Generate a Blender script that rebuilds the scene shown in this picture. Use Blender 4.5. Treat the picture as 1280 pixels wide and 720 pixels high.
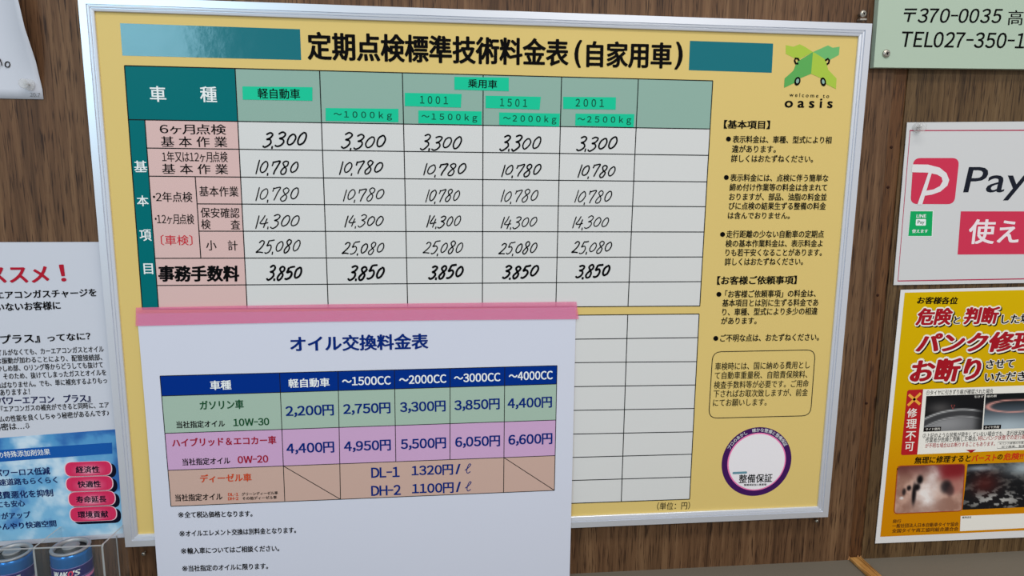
import bpy, bmesh, math, random
from mathutils import Vector, Matrix

random.seed(7)
for _o in list(bpy.data.objects):
    bpy.data.objects.remove(_o)
SC = bpy.context.scene
COL = SC.collection

# ------------------------------------------------------------------ camera, world, lights, exposure
S = 0.73 / 0.75
TL = Vector((0.0, -0.014, 1.475))              # upper left outer corner of the board frame (front face)
CAM = TL + Vector((0.32048367, -0.67577688, -0.15517296)) * S
F = 853.35
ROT = Matrix(((0.99478881, 0.00654712, -0.10174654),
              (-0.10147732, 0.16026426, -0.98184404),
              (0.00987808, 0.98705243, 0.16009347)))
cd = bpy.data.cameras.new('camera')
cd.sensor_width = 36.0
cd.lens = 36.0 * F / 1280.0
cd.clip_start = 0.01
cam = bpy.data.objects.new('camera', cd)
cam.matrix_world = Matrix.Translation(CAM) @ ROT.to_4x4()
COL.objects.link(cam)
SC.camera = cam
SC.view_settings.view_transform = 'Standard'
SC.view_settings.look = 'None'
SC.view_settings.exposure = -0.10
SC.view_settings.gamma = 1.0
SC.view_settings.use_curve_mapping = False

wd = bpy.data.worlds.new('world')
SC.world = wd
wd.use_nodes = True
bg = wd.node_tree.nodes['Background']
bg.inputs['Color'].default_value = (0.97, 0.98, 1.0, 1)
bg.inputs['Strength'].default_value = 0.55


def area(name, loc, target, sx, sy, power, color):
    l = bpy.data.lights.new(name, 'AREA')
    l.shape = 'RECTANGLE'
    l.size, l.size_y, l.energy, l.color = sx, sy, power, color
    o = bpy.data.objects.new(name, l)
    COL.objects.link(o)
    o.location = loc
    o.rotation_euler = (Vector(target) - Vector(loc)).to_track_quat('-Z', 'Y').to_euler()
    return o


# the shop window over the photographer's left shoulder, and the ceiling lamp above
area('window_light', (-0.80, -2.02, TL.z + 0.41), (-0.80, 0.0, TL.z + 0.41), 0.50, 0.50, 10, (0.50, 0.82, 1.0))
area('ceiling_lamp_light', (0.55, -1.05, 2.75), (0.55, -0.9, 0.0), 1.3, 0.35, 14, (1.0, 0.98, 0.94))
area('rear_fill_light', (1.3, -2.7, 2.70), (1.3, -2.4, 0.0), 1.3, 0.35, 34, (1.0, 0.97, 0.92))  # added fill with no visible source: lifts and evens the lower right of the wall

# ------------------------------------------------------------------ materials
K = 0.80


def lin(c):
    c = c / 255.0
    return c / 12.92 if c <= 0.04045 else ((c + 0.055) / 1.055) ** 2.4


def col(rgb, k=None):
    k = K if k is None else k
    return tuple(min(lin(c) / k, 0.95) for c in rgb) + (1.0,)


_M = {}


def mat(name, rgb, rough=0.5, metal=0.0, spec=0.12, k=None, bump=0.0, bump_scale=60.0, coat=0.0):
    if name in _M:
        return _M[name]
    m = bpy.data.materials.new(name)
    m.use_nodes = True
    nt = m.node_tree
    b = nt.nodes['Principled BSDF']
    b.inputs['Base Color'].default_value = col(rgb, k)
    b.inputs['Roughness'].default_value = rough
    b.inputs['Metallic'].default_value = metal
    b.inputs['Specular IOR Level'].default_value = spec
    if coat:
        b.inputs['Coat Weight'].default_value = coat
        b.inputs['Coat Roughness'].default_value = 0.1
    if bump:
        tc = nt.nodes.new('ShaderNodeTexCoord')
        n = nt.nodes.new('ShaderNodeTexNoise')
        n.inputs['Scale'].default_value = bump_scale
        n.inputs['Detail'].default_value = 3
        bp = nt.nodes.new('ShaderNodeBump')
        bp.inputs['Strength'].default_value = bump
        bp.inputs['Distance'].default_value = 0.001
        nt.links.new(tc.outputs['Object'], n.inputs['Vector'])
        nt.links.new(n.outputs['Fac'], bp.inputs['Height'])
        nt.links.new(bp.outputs['Normal'], b.inputs['Normal'])
    _M[name] = m
    return m


def clear_mat(name, rgb, alpha, rough=0.05, k=None):
    """a thin clear film or plastic: mostly lets light through"""
    m = mat(name, rgb, rough, k=k)
    nt = m.node_tree
    b = nt.nodes['Principled BSDF']
    tr = nt.nodes.new('ShaderNodeBsdfTransparent')
    mx = nt.nodes.new('ShaderNodeMixShader')
    mx.inputs[0].default_value = alpha
    nt.links.new(tr.outputs[0], mx.inputs[1])
    nt.links.new(b.outputs[0], mx.inputs[2])
    nt.links.new(mx.outputs[0], nt.nodes['Material Output'].inputs['Surface'])
    return m


def wood_mat(name, dark, mid, light, kx=150.0, pore=1.0):
    m = bpy.data.materials.new(name)
    m.use_nodes = True
    nt = m.node_tree
    L = nt.links.new
    b = nt.nodes['Principled BSDF']
    b.inputs['Roughness'].default_value = 0.55
    b.inputs['Specular IOR Level'].default_value = 0.3
    tc = nt.nodes.new('ShaderNodeTexCoord')

    def noise(sx, sz, det, rough=0.6):
        mp = nt.nodes.new('ShaderNodeMapping')
        mp.inputs['Scale'].default_value = (sx, 20, sz)
        n = nt.nodes.new('ShaderNodeTexNoise')
        n.inputs['Scale'].default_value = 1.0
        n.inputs['Detail'].default_value = det
        n.inputs['Roughness'].default_value = rough
        L(tc.outputs['Object'], mp.inputs['Vector'])
        L(mp.outputs[0], n.inputs['Vector'])
        return n
    n1 = noise(kx, 5.0, 5)
    n2 = noise(22.0, 1.6, 3)
    n3 = noise(kx * 4.0, 30.0, 2)
    n4 = noise(9.0, 3.0, 3)
    r1 = nt.nodes.new('ShaderNodeValToRGB')
    e = r1.color_ramp.elements
    e[0].position, e[0].color = 0.32, col(dark)
    e[1].position, e[1].color = 0.68, col(light)
    q = e.new(0.5)
    q.color = col(mid)
    mixf = nt.nodes.new('ShaderNodeMix')
    mixf.inputs[0].default_value = 0.30
    L(n1.outputs['Fac'], mixf.inputs[2])
    L(n2.outputs['Fac'], mixf.inputs[3])
    L(mixf.outputs[0], r1.inputs[0])
    r2 = nt.nodes.new('ShaderNodeValToRGB')
    e = r2.color_ramp.elements
    e[0].position, e[0].color = 0.34, (0.24, 0.19, 0.16, 1)
    e[1].position, e[1].color = 0.47, (1, 1, 1, 1)
    L(n3.outputs['Fac'], r2.inputs[0])
    mul = nt.nodes.new('ShaderNodeMix')
    mul.data_type = 'RGBA'
    mul.blend_type = 'MULTIPLY'
    mul.inputs[0].default_value = pore
    L(r1.outputs[0], mul.inputs[6])
    L(r2.outputs[0], mul.inputs[7])
    r3 = nt.nodes.new('ShaderNodeValToRGB')
    e = r3.color_ramp.elements
    e[0].position, e[0].color = 0.3, (0.88, 0.80, 0.74, 1)
    e[1].position, e[1].color = 0.7, (1.0, 1.0, 0.96, 1)
    L(n4.outputs['Fac'], r3.inputs[0])
    mul2 = nt.nodes.new('ShaderNodeMix')
    mul2.data_type = 'RGBA'
    mul2.blend_type = 'MULTIPLY'
    mul2.inputs[0].default_value = 1.0
    L(mul.outputs[2], mul2.inputs[6])
    L(r3.outputs[0], mul2.inputs[7])
    L(mul2.outputs[2], b.inputs['Base Color'])
    bp = nt.nodes.new('ShaderNodeBump')
    bp.inputs['Strength'].default_value = 0.35
    bp.inputs['Distance'].default_value = 0.0006
    L(n3.outputs['Fac'], bp.inputs['Height'])
    L(bp.outputs['Normal'], b.inputs['Normal'])
    return m


def vcol_mat(name, rough=0.45):
    m = bpy.data.materials.new(name)
    m.use_nodes = True
    nt = m.node_tree
    b = nt.nodes['Principled BSDF']
    b.inputs['Roughness'].default_value = rough
    b.inputs['Specular IOR Level'].default_value = 0.06
    a = nt.nodes.new('ShaderNodeVertexColor')
    a.layer_name = 'print'
    nt.links.new(a.outputs['Color'], b.inputs['Base Color'])
    return m


INK = mat('black_ink', (8, 7, 8), 0.5, spec=0.04)
PEN = mat('black_marker_pen', (8, 8, 10), 0.5, spec=0.04)
LINE = mat('ruled_line_ink', (26, 28, 28), 0.5, spec=0.04)
YELLOW = mat('yellow_board_sheet', (209, 183, 112), 0.42, bump=0.05, bump_scale=30)
TEAL = mat('teal_print', (0, 102, 106), 0.33, spec=0.05)
TEALTAPE = mat('teal_gloss_film', (0, 104, 114), 0.13, spec=0.40, bump=0.16, bump_scale=70)
PALEGREEN = mat('pale_green_print', (136, 166, 154), 0.4)
STRIP = mat('green_label_tape', (22, 186, 143), 0.3)
PINK = mat('pale_pink_print', (206, 174, 170), 0.42)
WHITEBD = mat('white_board_cells', (204, 204, 203), 0.35)
WHITEINK = mat('white_ink', (222, 232, 232), 0.5)
REDINK = mat('red_ink', (190, 25, 45), 0.5)
ALU = mat('brushed_aluminium', (208, 211, 219), 0.36, metal=0.5, spec=0.5, k=0.84)
STEEL = mat('zinc_steel', (165, 160, 150), 0.35, metal=0.8)
DARKSTEEL = mat('dark_recess', (30, 27, 25), 0.6)
VC = vcol_mat('printed_picture', 0.4)

# ------------------------------------------------------------------ object helpers


def thing(name, label, cat, loc, group=None):
    o = bpy.data.objects.new(name, None)
    o.empty_display_size = 0.02
    COL.objects.link(o)
    o.location = loc
    o['label'] = label
    o['category'] = cat
    if group:
        o['group'] = group
    return o


def tag(o, label, cat, group=None):
    o['label'] = label
    o['category'] = cat
    if group:
        o['group'] = group
    return o


def wloc(o):
    v = Vector((0, 0, 0))
    while o is not None:
        v = v + o.location
        o = o.parent
    return v


def mk(name, verts, faces, m, parent=None, base=None, label=None, smooth=False):
    """verts in world space -> one mesh object whose origin is base (or its parent's origin)"""
    if base is not None:
        org = Vector(base)
    elif parent is not None:
        org = wloc(parent)
    else:
        org = sum((Vector(v) for v in verts), Vector()) / max(1, len(verts))
    me = bpy.data.meshes.new(name)
    me.from_pydata([tuple(Vector(v) - org) for v in verts], [], faces)
    me.materials.append(m)
    if smooth:
        me.shade_smooth()
    me.update()
    o = bpy.data.objects.new(name, me)
    COL.objects.link(o)
    o.location = org
    if parent is not None:
        o.parent = parent
        o.location = org - wloc(parent)
    if label:
        o['label'] = label
    return o


def bm_obj(name, bm, m, parent=None, base=None, label=None, smooth=False):
    bmesh.ops.recalc_face_normals(bm, faces=bm.faces[:])
    vs = [v.co.copy() for v in bm.verts]
    bm.verts.index_update()
    fs = [[v.index for v in f.verts] for f in bm.faces]
    bm.free()
    return mk(name, vs, fs, m, parent, base, label, smooth)


def box_bm(x0, x1, y0, y1, z0, z1, bevel=0.0):
    bm = bmesh.new()
    bmesh.ops.create_cube(bm, size=1.0)
    for v in bm.verts:
        v.co = Vector(((x0 + x1) / 2 + v.co.x * (x1 - x0), (y0 + y1) / 2 + v.co.y * (y1 - y0), (z0 + z1) / 2 + v.co.z * (z1 - z0)))
    if bevel:
        bmesh.ops.bevel(bm, geom=bm.edges[:], offset=bevel, segments=2, affect='EDGES', profile=0.5)
    return bm


def lathe(profile, centre, axis, seg=32):
    """profile [(r, t)] about an axis through centre; returns verts, faces"""
    a = Vector(axis).normalized()
    p = a.orthogonal().normalized()
    q = a.cross(p)
    vs, fs = [], []
    for r, t in profile:
        for i in range(seg):
            w = 2 * math.pi * i / seg
            vs.append(Vector(centre) + a * t + (p * math.cos(w) + q * math.sin(w)) * r)
    n = len(profile)
    for j in range(n - 1):
        for i in range(seg):
            k = (i + 1) % seg
            fs.append([j * seg + i, j * seg + k, (j + 1) * seg + k, (j + 1) * seg + i])
    fs.append(list(range(seg))[::-1])
    fs.append([(n - 1) * seg + i for i in range(seg)])
    return vs, fs


# ------------------------------------------------------------------ a sheet lying in a plane: everything printed on it is placed in that plane
EPS = 0.00012


class Sheet:
    def __init__(self, p, n=(0, -1, 0), root=None):
        self.p, self.n, self.root = Vector(p), Vector(n).normalized(), root

    def at(self, x, y, layer=0):
        d = ROT @ Vector(((x - 640) / F, -(y - 360) / F, -1.0))
        p = self.p + self.n * (EPS * layer)
        k = (p - CAM).dot(self.n) / d.dot(self.n)
        return CAM + d * k

    def pxlen(self, x, y, h):
        return (self.at(x, y - h / 2) - self.at(x, y + h / 2)).length

    def plate(self, name, pts, m, thick=0.0004, parent=None, label=None):
        """a piece of card or board with real thickness, its front in the plane"""
        front = [self.at(x, y) for x, y in pts]
        k = len(front)
        vs = front + [v - self.n * thick for v in front]
        fs = [list(range(k))[::-1], [k + i for i in range(k)]] + [[i, (i + 1) % k, k + (i + 1) % k, k + i] for i in range(k)]
        bm = bmesh.new()
        bv = [bm.verts.new(v) for v in vs]
        for f in fs:
            bm.faces.new([bv[i] for i in f])
        return bm_obj(name, bm, m, parent or self.root, label=label)

    def polys(self, name, plist, m, layer=1, parent=None, label=None):
        vs, fs = [], []
        for pts in plist:
            b = len(vs)
            pv = [self.at(x, y, layer) for x, y in pts]
            a = sum((pv[i].cross(pv[(i + 1) % len(pv)]) for i in range(len(pv))), Vector())
            if a.dot(self.n) < 0:
                pv.reverse()
            vs += pv
            fs.append(list(range(b, b + len(pv))))
        o = mk(name, vs, fs, m, parent or self.root, label=label)
        return o

    def lines(self, name, segs, m, w=0.0008, layer=2, parent=None, label=None):
        """segs: polylines in px; drawn as ribbons of width w"""
        vs, fs = [], []
        for s in segs:
            ribbon(vs, fs, [self.at(x, y, layer) for x, y in s], self.n, w)
        return mk(name, vs, fs, m, parent or self.root, label=label)

    def text(self, name, items, m, layer=3, bold=0.0, shear=0.0, parent=None, label=None, dx=0, dy=0, each=False, fit=None):
        """items: (string, x0, y0, x1, y1, h): ink box from (x0,y0) to (x1,y1) along its middle, h high"""
        if each:
            for it in items:
                self.text(name, [it], m, layer, bold, shear, parent, label, dx, dy, False, fit)
            return None
        vs, fs = [], []
        for s, x0, y0, x1, y1, h in items:
            self._text(vs, fs, s, x0 + dx, y0 + dy, x1 + dx, y1 + dy, h, layer, bold, shear, bold if fit is None else fit)
        return mk(name, vs, fs, m, parent or self.root, label=label)

    def _text(self, vs, fs, s, x0, y0, x1, y1, h, layer, bold, shear, fit):
        gv, gf = glyphs(s, 0.0, shear)
        xs = [v[0] for v in gv]
        ys = [v[1] for v in gv]
        mx, my, wx, wy = min(xs) - fit, min(ys) - fit, max(max(xs) - min(xs) + 2 * fit, 1e-6), max(max(ys) - min(ys) + 2 * fit, 1e-6)
        A, B = self.at(x0, y0, layer), self.at(x1, y1, layer)
        u = B - A
        ln = u.length
        u.normalize()
        v = u.cross(self.n)
        v = -v if v.z < 0 else v
        hh = self.pxlen((x0 + x1) / 2, (y0 + y1) / 2, h)
        # heavier weights are overprinted, each pass a hair above the last
        if bold <= 0.0:
            offs = [(0.0, 0.0)]
        elif bold < 0.012:
            offs = [(-bold, 0.0), (bold, 0.0)]
        elif bold < 0.03:
            offs = [(bold * c, bold * d) for c, d in ((-1, -.6), (1, -.6), (-1, .6), (1, .6), (0, 0))]
        else:
            ky = 0.55 if fit == bold else 1.0
            offs = [(bold * math.cos(k * math.pi / 6), ky * bold * math.sin(k * math.pi / 6)) for k in range(12)] + [(0.0, 0.0)]
        for q, (ox, oy) in enumerate(offs):
            b = len(vs)
            for gx, gy in gv:
                vs.append(A + u * ((gx + ox - mx) / wx * ln) + v * (((gy + oy - my) / wy - 0.5) * hh) + self.n * (q * 5e-6))
            fs += [[b + i for i in f] for f in gf]

    def hand(self, name, s, x0, y0, x1, y1, h, w, m, layer=3, parent=None):
        """handwritten figures drawn with a pen of width w (metres)"""
        gw = {'1': 0.40, '.': 0.14}
        tot = sum(gw.get(c, 0.78) for c in s) - 0.06
        A, B = self.at(x0, y0, layer), self.at(x1, y1, layer)
        u = B - A
        ln = u.length
        u.normalize()
        v = u.cross(self.n)
        v = -v if v.z < 0 else v
        hh = self.pxlen((x0 + x1) / 2, (y0 + y1) / 2, h)
        slant = 0.32 * hh
        sx = (ln - slant * 0.8) / tot
        cx, vs, fs = 0.0, [], []
        for c in s:
            g = gw.get(c, 0.78)
            ky = random.uniform(0.74, 0.86) if c == '0' else random.uniform(0.88, 1.0) if c != '.' else 1
            oy = random.uniform(-0.03, 0.05) + (0.08 if c == '0' else 0)
            for st in STROKES[c]:
                pts = smooth([(px + random.uniform(-.02, .02), py * ky + oy + random.uniform(-.02, .02)) for px, py in st])
                pts = [A + u * ((cx + px * g / 0.72) * sx + (py) * slant) + v * ((py - 0.5) * hh) for px, py in pts]
                ribbon(vs, fs, pts, self.n, w * random.uniform(1.1, 1.35), taper=True)
            cx += g
        return mk(name, vs, fs, m, parent or self.root)

    def picture(self, name, quad, nx, ny, fn, parent=None, layer=2, label=None):
        """a printed picture: fn(s, t) -> sRGB, s along the top, t downwards"""
        (ax, ay), (bx, by), (cx, cy), (dx, dy) = quad
        vs, fs, cs = [], [], []
        for j in range(ny + 1):
            for i in range(nx + 1):
                s, t = i / nx, j / ny
                x = (ax * (1 - s) + bx * s) * (1 - t) + (dx * (1 - s) + cx * s) * t
                y = (ay * (1 - s) + by * s) * (1 - t) + (dy * (1 - s) + cy * s) * t
                vs.append(self.at(x, y, layer))
                cs.append(col(fn(s, t)))
        for j in range(ny):
            for i in range(nx):
                a = j * (nx + 1) + i
                fs.append([a, a + nx + 1, a + nx + 2, a + 1])
        o = mk(name, vs, fs, VC, parent or self.root, label=label)
        at = o.data.color_attributes.new('print', 'FLOAT_COLOR', 'POINT')
        for i, c in enumerate(cs):
            at.data[i].color = c
        return o


def ribbon(vs, fs, pts, n, w, taper=False):
    b = len(vs)
    k = len(pts)
    for i, p in enumerate(pts):
        d = (pts[min(i + 1, k - 1)] - pts[max(i - 1, 0)])
        d.normalize()
        s = n.cross(d)
        ww = w / 2
        if taper and k > 3 and i in (0, k - 1):
            ww *= 0.55
        vs.append(p + s * ww)
        vs.append(p - s * ww)
    for i in range(k - 1):
        fs.append([b + 2 * i, b + 2 * i + 1, b + 2 * i + 3, b + 2 * i + 2])


def smooth(pts, sub=5):
    if len(pts) < 3:
        return pts
    out = []
    for i in range(len(pts) - 1):
        p0, p1, p2, p3 = pts[max(i - 1, 0)], pts[i], pts[i + 1], pts[min(i + 2, len(pts) - 1)]
        for k in range(sub):
            t = k / sub
            out.append(tuple(0.5 * (2 * b + (c - a) * t + (2 * a - 5 * b + 4 * c - d) * t * t + (3 * b - a - 3 * c + d) * t ** 3)
                             for a, b, c, d in zip(p0, p1, p2, p3)))
    out.append(pts[-1])
    return out


STROKES = {
    '0': [[(.30, .92), (.10, .70), (.06, .30), (.22, .06), (.46, .20), (.56, .58), (.44, .88), (.26, .92)]],
    '1': [[(.36, .98), (.36, .5), (.36, .0)]],
    '2': [[(.06, .74), (.24, .92), (.46, .82), (.44, .56), (.20, .26), (.02, .08), (.28, .10), (.62, .06)]],
    '3': [[(.06, .86), (.30, .98), (.52, .86), (.42, .64), (.20, .54), (.42, .50), (.54, .32), (.40, .10), (.18, .0), (.0, .12)]],
    '4': [[(.24, .98), (.14, .66), (.02, .36), (.30, .34), (.62, .40)], [(.46, .72), (.42, .36), (.36, .0)]],
    '5': [[(.14, .92), (.10, .70), (.06, .54), (.32, .60), (.48, .40), (.38, .12), (.14, .02), (.0, .10)], [(.14, .92), (.36, .94), (.60, .97)]],
    '7': [[(.04, .92), (.04, .78), (.02, .62)], [(.04, .84), (.30, .90), (.56, .92), (.44, .56), (.34, .26), (.30, .0)]],
    '8': [[(.50, .86), (.28, .98), (.10, .82), (.26, .58), (.46, .36), (.40, .08), (.18, .0), (.06, .20), (.24, .46), (.46, .66), (.50, .88)]],
    '.': [[(-.24, .08), (-.16, .0), (-.12, -.12)]],
}

_G = {}


def glyphs(s, bold=0.0, shear=0.0, plain=False):
    key = (s, bold, shear, plain)
    if key in _G:
        return _G[key]
    if not plain and any(c in '0123456789CWDLHTE' for c in s) and all(ord(c) < 0x80 or ord(c) >= 0x3000 for c in s) and not any(c in 'PINai' for c in s):
        # set sans figures one by one, at the spacing of printed lettering
        gv, gf, x = [], [], 0.0
        for c in s:
            if c in ' \u3000':
                x += 0.32 if c == ' ' else 0.9
                continue
            a = chr(ord(c) + 0xFEE0) if '!' <= c <= '~' else c
            v, f = glyphs(a, 0.0, shear, True)
            x0, x1 = min(p[0] for p in v), max(p[0] for p in v)
            k = 0.55 if c == '-' else 1.0
            b = len(gv)
            gap = 0.10 if c in '0123456789' else 0.07
            gv += [(x + (p[0] - x0) * k, p[1]) for p in v]
            gf += [[b + q for q in t] for t in f]
            x += max((x1 - x0) * k, 0.3 if c == '1' else 0.0) + gap
        _G[key] = (gv, gf)
        return gv, gf
    cu = bpy.data.curves.new('lettering_curve', 'FONT')
    cu.body = s
    cu.offset = bold
    cu.shear = shear
    cu.resolution_u = 3
    cu.fill_mode = 'FRONT'
    o = bpy.data.objects.new('lettering_curve', cu)
    COL.objects.link(o)
    dg = bpy.context.evaluated_depsgraph_get()
    dg.update()
    me = bpy.data.meshes.new_from_object(o.evaluated_get(dg))
    gv = [(v.co.x, v.co.y) for v in me.vertices]
    gf = [list(p.vertices) for p in me.polygons]
    bpy.data.objects.remove(o)
    bpy.data.curves.remove(cu)
    bpy.data.meshes.remove(me)
    _G[key] = (gv, gf)
    return gv, gf


def rounded(quad, r=0.15, seg=4, aspect=1.0):
    """px outline of a quad with rounded corners; r = share of the short side"""
    out = []
    n = 4
    for i in range(n):
        p, a, b = quad[i], quad[i - 1], quad[(i + 1) % n]
        la = math.dist(p, a)
        lb = math.dist(p, b)
        rr = r * min(la, lb)
        pa = (p[0] + (a[0] - p[0]) * rr / la, p[1] + (a[1] - p[1]) * rr / la)
        pb = (p[0] + (b[0] - p[0]) * rr / lb, p[1] + (b[1] - p[1]) * rr / lb)
        for k in range(seg + 1):
            t = k / seg
            out.append(tuple((1 - t) ** 2 * pa[j] + 2 * t * (1 - t) * p[j] + t * t * pb[j] for j in (0, 1)))
    return out


def lerp(a, b, t):
    return (a[0] + (b[0] - a[0]) * t, a[1] + (b[1] - a[1]) * t)


def isect(l1, l2):
    (x1, y1), (x2, y2) = l1
    (x3, y3), (x4, y4) = l2
    d = (x1 - x2) * (y3 - y4) - (y1 - y2) * (x3 - x4)
    a, b = x1 * y2 - y1 * x2, x3 * y4 - y3 * x4
    return ((a * (x3 - x4) - (x1 - x2) * b) / d, (a * (y3 - y4) - (y1 - y2) * b) / d)


def mixc(a, b, t):
    t = max(0.0, min(1.0, t))
    return tuple(x + (y - x) * t for x, y in zip(a, b))


def blob(s, t, cs, ct, rs, rt):
    return math.exp(-(((s - cs) / rs) ** 2 + ((t - ct) / rt) ** 2))


def sstep(a, b, x):
    t = max(0.0, min(1.0, (x - a) / (b - a)))
    return t * t * (3 - 2 * t)


# ------------------------------------------------------------------ the setting: panelled wall and the grey counter ledge below it
LEDGE = TL.z - 0.5755
WOODL = wood_mat('dark_veneer_panel', (56, 37, 22), (97, 70, 48), (126, 97, 70))
WOODR = wood_mat('olive_veneer_panel', (54, 39, 22), (90, 69, 44), (116, 94, 66))
WOODS = wood_mat('red_brown_joint_strip', (60, 38, 20), (92, 60, 34), (112, 80, 50))
WALL = Sheet((0, 0, 0))
# the joint between the two wall panels leans a little; its nails give the line
_a, _b = WALL.at(1118, 184), WALL.at(1072, 667)


def joint_x(z):
    return _b.x + (_a.x - _b.x) * (z - _b.z) / (_a.z - _b.z)


def slab(name, xl, xr, y0, z0, z1, m):
    """upright panel whose sides may lean: xl, xr give x at a height"""
    bm = bmesh.new()
    v = [bm.verts.new((x, y, z)) for y in (y0, 0.10) for x, z in ((xl(z0), z0), (xr(z0), z0), (xr(z1), z1), (xl(z1), z1))]
    for f in ((0, 1, 2, 3), (7, 6, 5, 4), (0, 4, 5, 1), (1, 5, 6, 2), (2, 6, 7, 3), (3, 7, 4, 0)):
        bm.faces.new([v[i] for i in f])
    o = bm_obj(name, bm, m, base=(0, 0, 0))
    o['kind'] = 'structure'
    return o


slab('wall_back', lambda z: -1.6, lambda z: joint_x(z) - 0.008, 0.0, LEDGE - 0.02, 2.75, WOODL)
slab('wall_right', lambda z: joint_x(z) + 0.008, lambda z: 2.4, 0.0008, LEDGE - 0.02, 2.75, WOODR)
slab('trim_1', lambda z: joint_x(z) - 0.008, lambda z: joint_x(z) + 0.008, 0.0022, LEDGE - 0.02, 2.75, WOODS)
XJ0 = joint_x(LEDGE) - 0.008
WALLR = Sheet((0, 0.0008, 0))

GREY = mat('grey_counter_laminate', (108, 101, 90), 0.55, bump=0.1, bump_scale=150)
bm = box_bm(-1.6, 2.4, -0.42, 0.05, LEDGE - 0.035, LEDGE, 0.004)
tag(bm_obj('countertop', bm, GREY, base=(0.4, -0.2, LEDGE)), 'grey counter ledge running along the foot of the panelled wall', 'counter')
FLOORM = mat('grey_floor', (120, 118, 112), 0.6)
fl = bm_obj('floor', box_bm(-1.6, 2.4, -3.2, 0.10, -0.05, 0.0), FLOORM, base=(0, 0, 0))
fl['kind'] = 'structure'
bs = bm_obj('wall_base', box_bm(-1.6, 2.4, 0.0, 0.10, 0.0, LEDGE - 0.035), FLOORM, base=(0, 0, 0))
bs['kind'] = 'structure'
bm = box_bm(-1.5, 2.3, -0.36, -0.001, 0.0, LEDGE - 0.0355, 0.004)
tag(bm_obj('counter_cabinet', bm, mat('cabinet_grey', (120, 116, 108), 0.6), base=(0.4, -0.2, 0)), 'plain grey counter base standing under the ledge', 'cabinet')

# ------------------------------------------------------------------ the framed price board
W, H = 0.73, 0.73 / 1.41927
board = thing('price_board', 'large framed yellow price board with green header table and handwritten prices', 'board', (W / 2, 0, TL.z - H))
PY = -0.0105
prof = [(0, 0.0), (0, 14), (6.2, 14), (6.5, 12.8), (7.1, 12.8), (7.4, 13.6), (8.6, 13.4), (8.9, 12.4), (9.3, 12.4), (9.6, 13.0), (11.4, 12.6), (11.8, 12.2), (11.8, 8.0), (11.8, 0.0)]
cor = [(0, 0), (W, 0), (W, -H), (0, -H)]
dirs = [(1, -1), (-1, -1), (-1, 1), (1, 1)]
for i in range(4):
    j = (i + 1) % 4
    vs, fs = [], []
    for (cx, cz), (dx, dz) in ((cor[i], dirs[i]), (cor[j], dirs[j])):
        for d, h in prof:
            vs.append(Vector((cx + dx * d / 1000, -h / 1000, TL.z + cz + dz * d / 1000)))
    n = len(prof)
    bm = bmesh.new()
    bv = [bm.verts.new(v) for v in vs]
    for a in range(n):
        b = (a + 1) % n
        bm.faces.new([bv[a], bv[b], bv[n + b], bv[n + a]])
    bm.faces.new(bv[:n])
    bm.faces.new(bv[n:][::-1])
    bm_obj('frame_rail', bm, ALU, board)
bm_obj('panel', box_bm(0.0116, W - 0.0116, PY, -0.001, TL.z - H + 0.0116, TL.z - 0.0116), YELLOW, board)
B = Sheet((0, PY, 0), root=board)

B.polys('header_bar', [[(150, 29), (375, 36.5), (376.5, 75), (153, 69.5)]], TEALTAPE, 1)
B.polys('header_bar', [[(862.5, 51), (966.5, 54.5), (964.7, 91), (861, 87.7)]], TEALTAPE, 1)
B.text('title_lettering', [('定期点検標準技術料金表', 384, 57, 711, 66, 36), ('(', 718, 67, 727, 67.5, 36), ('自家用車', 733, 67.5, 840, 69.5, 34), (')', 844, 69.5, 853.5, 70, 36)], INK, bold=0.034)

# upper table
rowsL = [(155.5, 82), (160, 149.5), (164, 184.8), (166.7, 220), (169.5, 254.4), (172.1, 288.8), (173.5, 323), (176, 357), (178, 386.5)]
rowsR = [(891, 101), (888, 161.2), (886.2, 194.2), (884.3, 227.3), (882, 258.3), (880, 290), (878, 321.2), (876.3, 352), (874.8, 382.5)]
colsT = [(155.5, 82), (178, 82), (293.8, 85.5), (399.5, 89), (503, 92), (604, 94.5), (702, 97), (798, 99), (891, 101)]
colsB = [(178, 386.5), (198.2, 386.3), (309, 385.7), (410.3, 385.2), (509.6, 384.6), (603, 384), (694.8, 383.5), (785, 383), (874.8, 382.5)]
colsT[1] = (176, 82.5)


def gp(c, r):
    return isect((colsT[c], colsB[c]), (rowsL[r], rowsR[r]))


def cell(c0, r0, c1, r1):
    return [gp(c0, r0), gp(c1, r0), gp(c1, r1), gp(c0, r1)]


B.polys('teal_heading_cell', [cell(0, 0, 2, 1), cell(0, 1, 1, 8)], TEAL, 1)
B.polys('pale_green_heading_row', [cell(2, 0, 8, 1)], PALEGREEN, 1)
B.polys('pink_row_heading', [cell(1, 1, 2, 8)], PINK, 1)
B.polys('white_price_grid', [cell(2, 1, 8, 8)], WHITEBD, 1)
segs = [[gp(0, r), gp(8, r)] for r in (0, 1, 8)] + [[gp(1, r), gp(8, r)] for r in (2, 3, 6, 7)] + [[gp(2, r), gp(8, r)] for r in (4, 5)]
segs += [[gp(0, 0), gp(0, 8)], [gp(1, 1), gp(1, 8)]] + [[gp(c, 0), gp(c, 8)] for c in range(2, 9)]
inner = ((244, 221), (251, 323))
segs += [[isect(inner, (rowsL[3], rowsR[3])), isect(inner, (rowsL[6], rowsR[6]))]]
for r in (4, 5):
    segs.append([isect(inner, (rowsL[r], rowsR[r])), gp(2, r)])
B.lines('ruled_grid', segs, LINE, 0.0009, 2)

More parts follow.
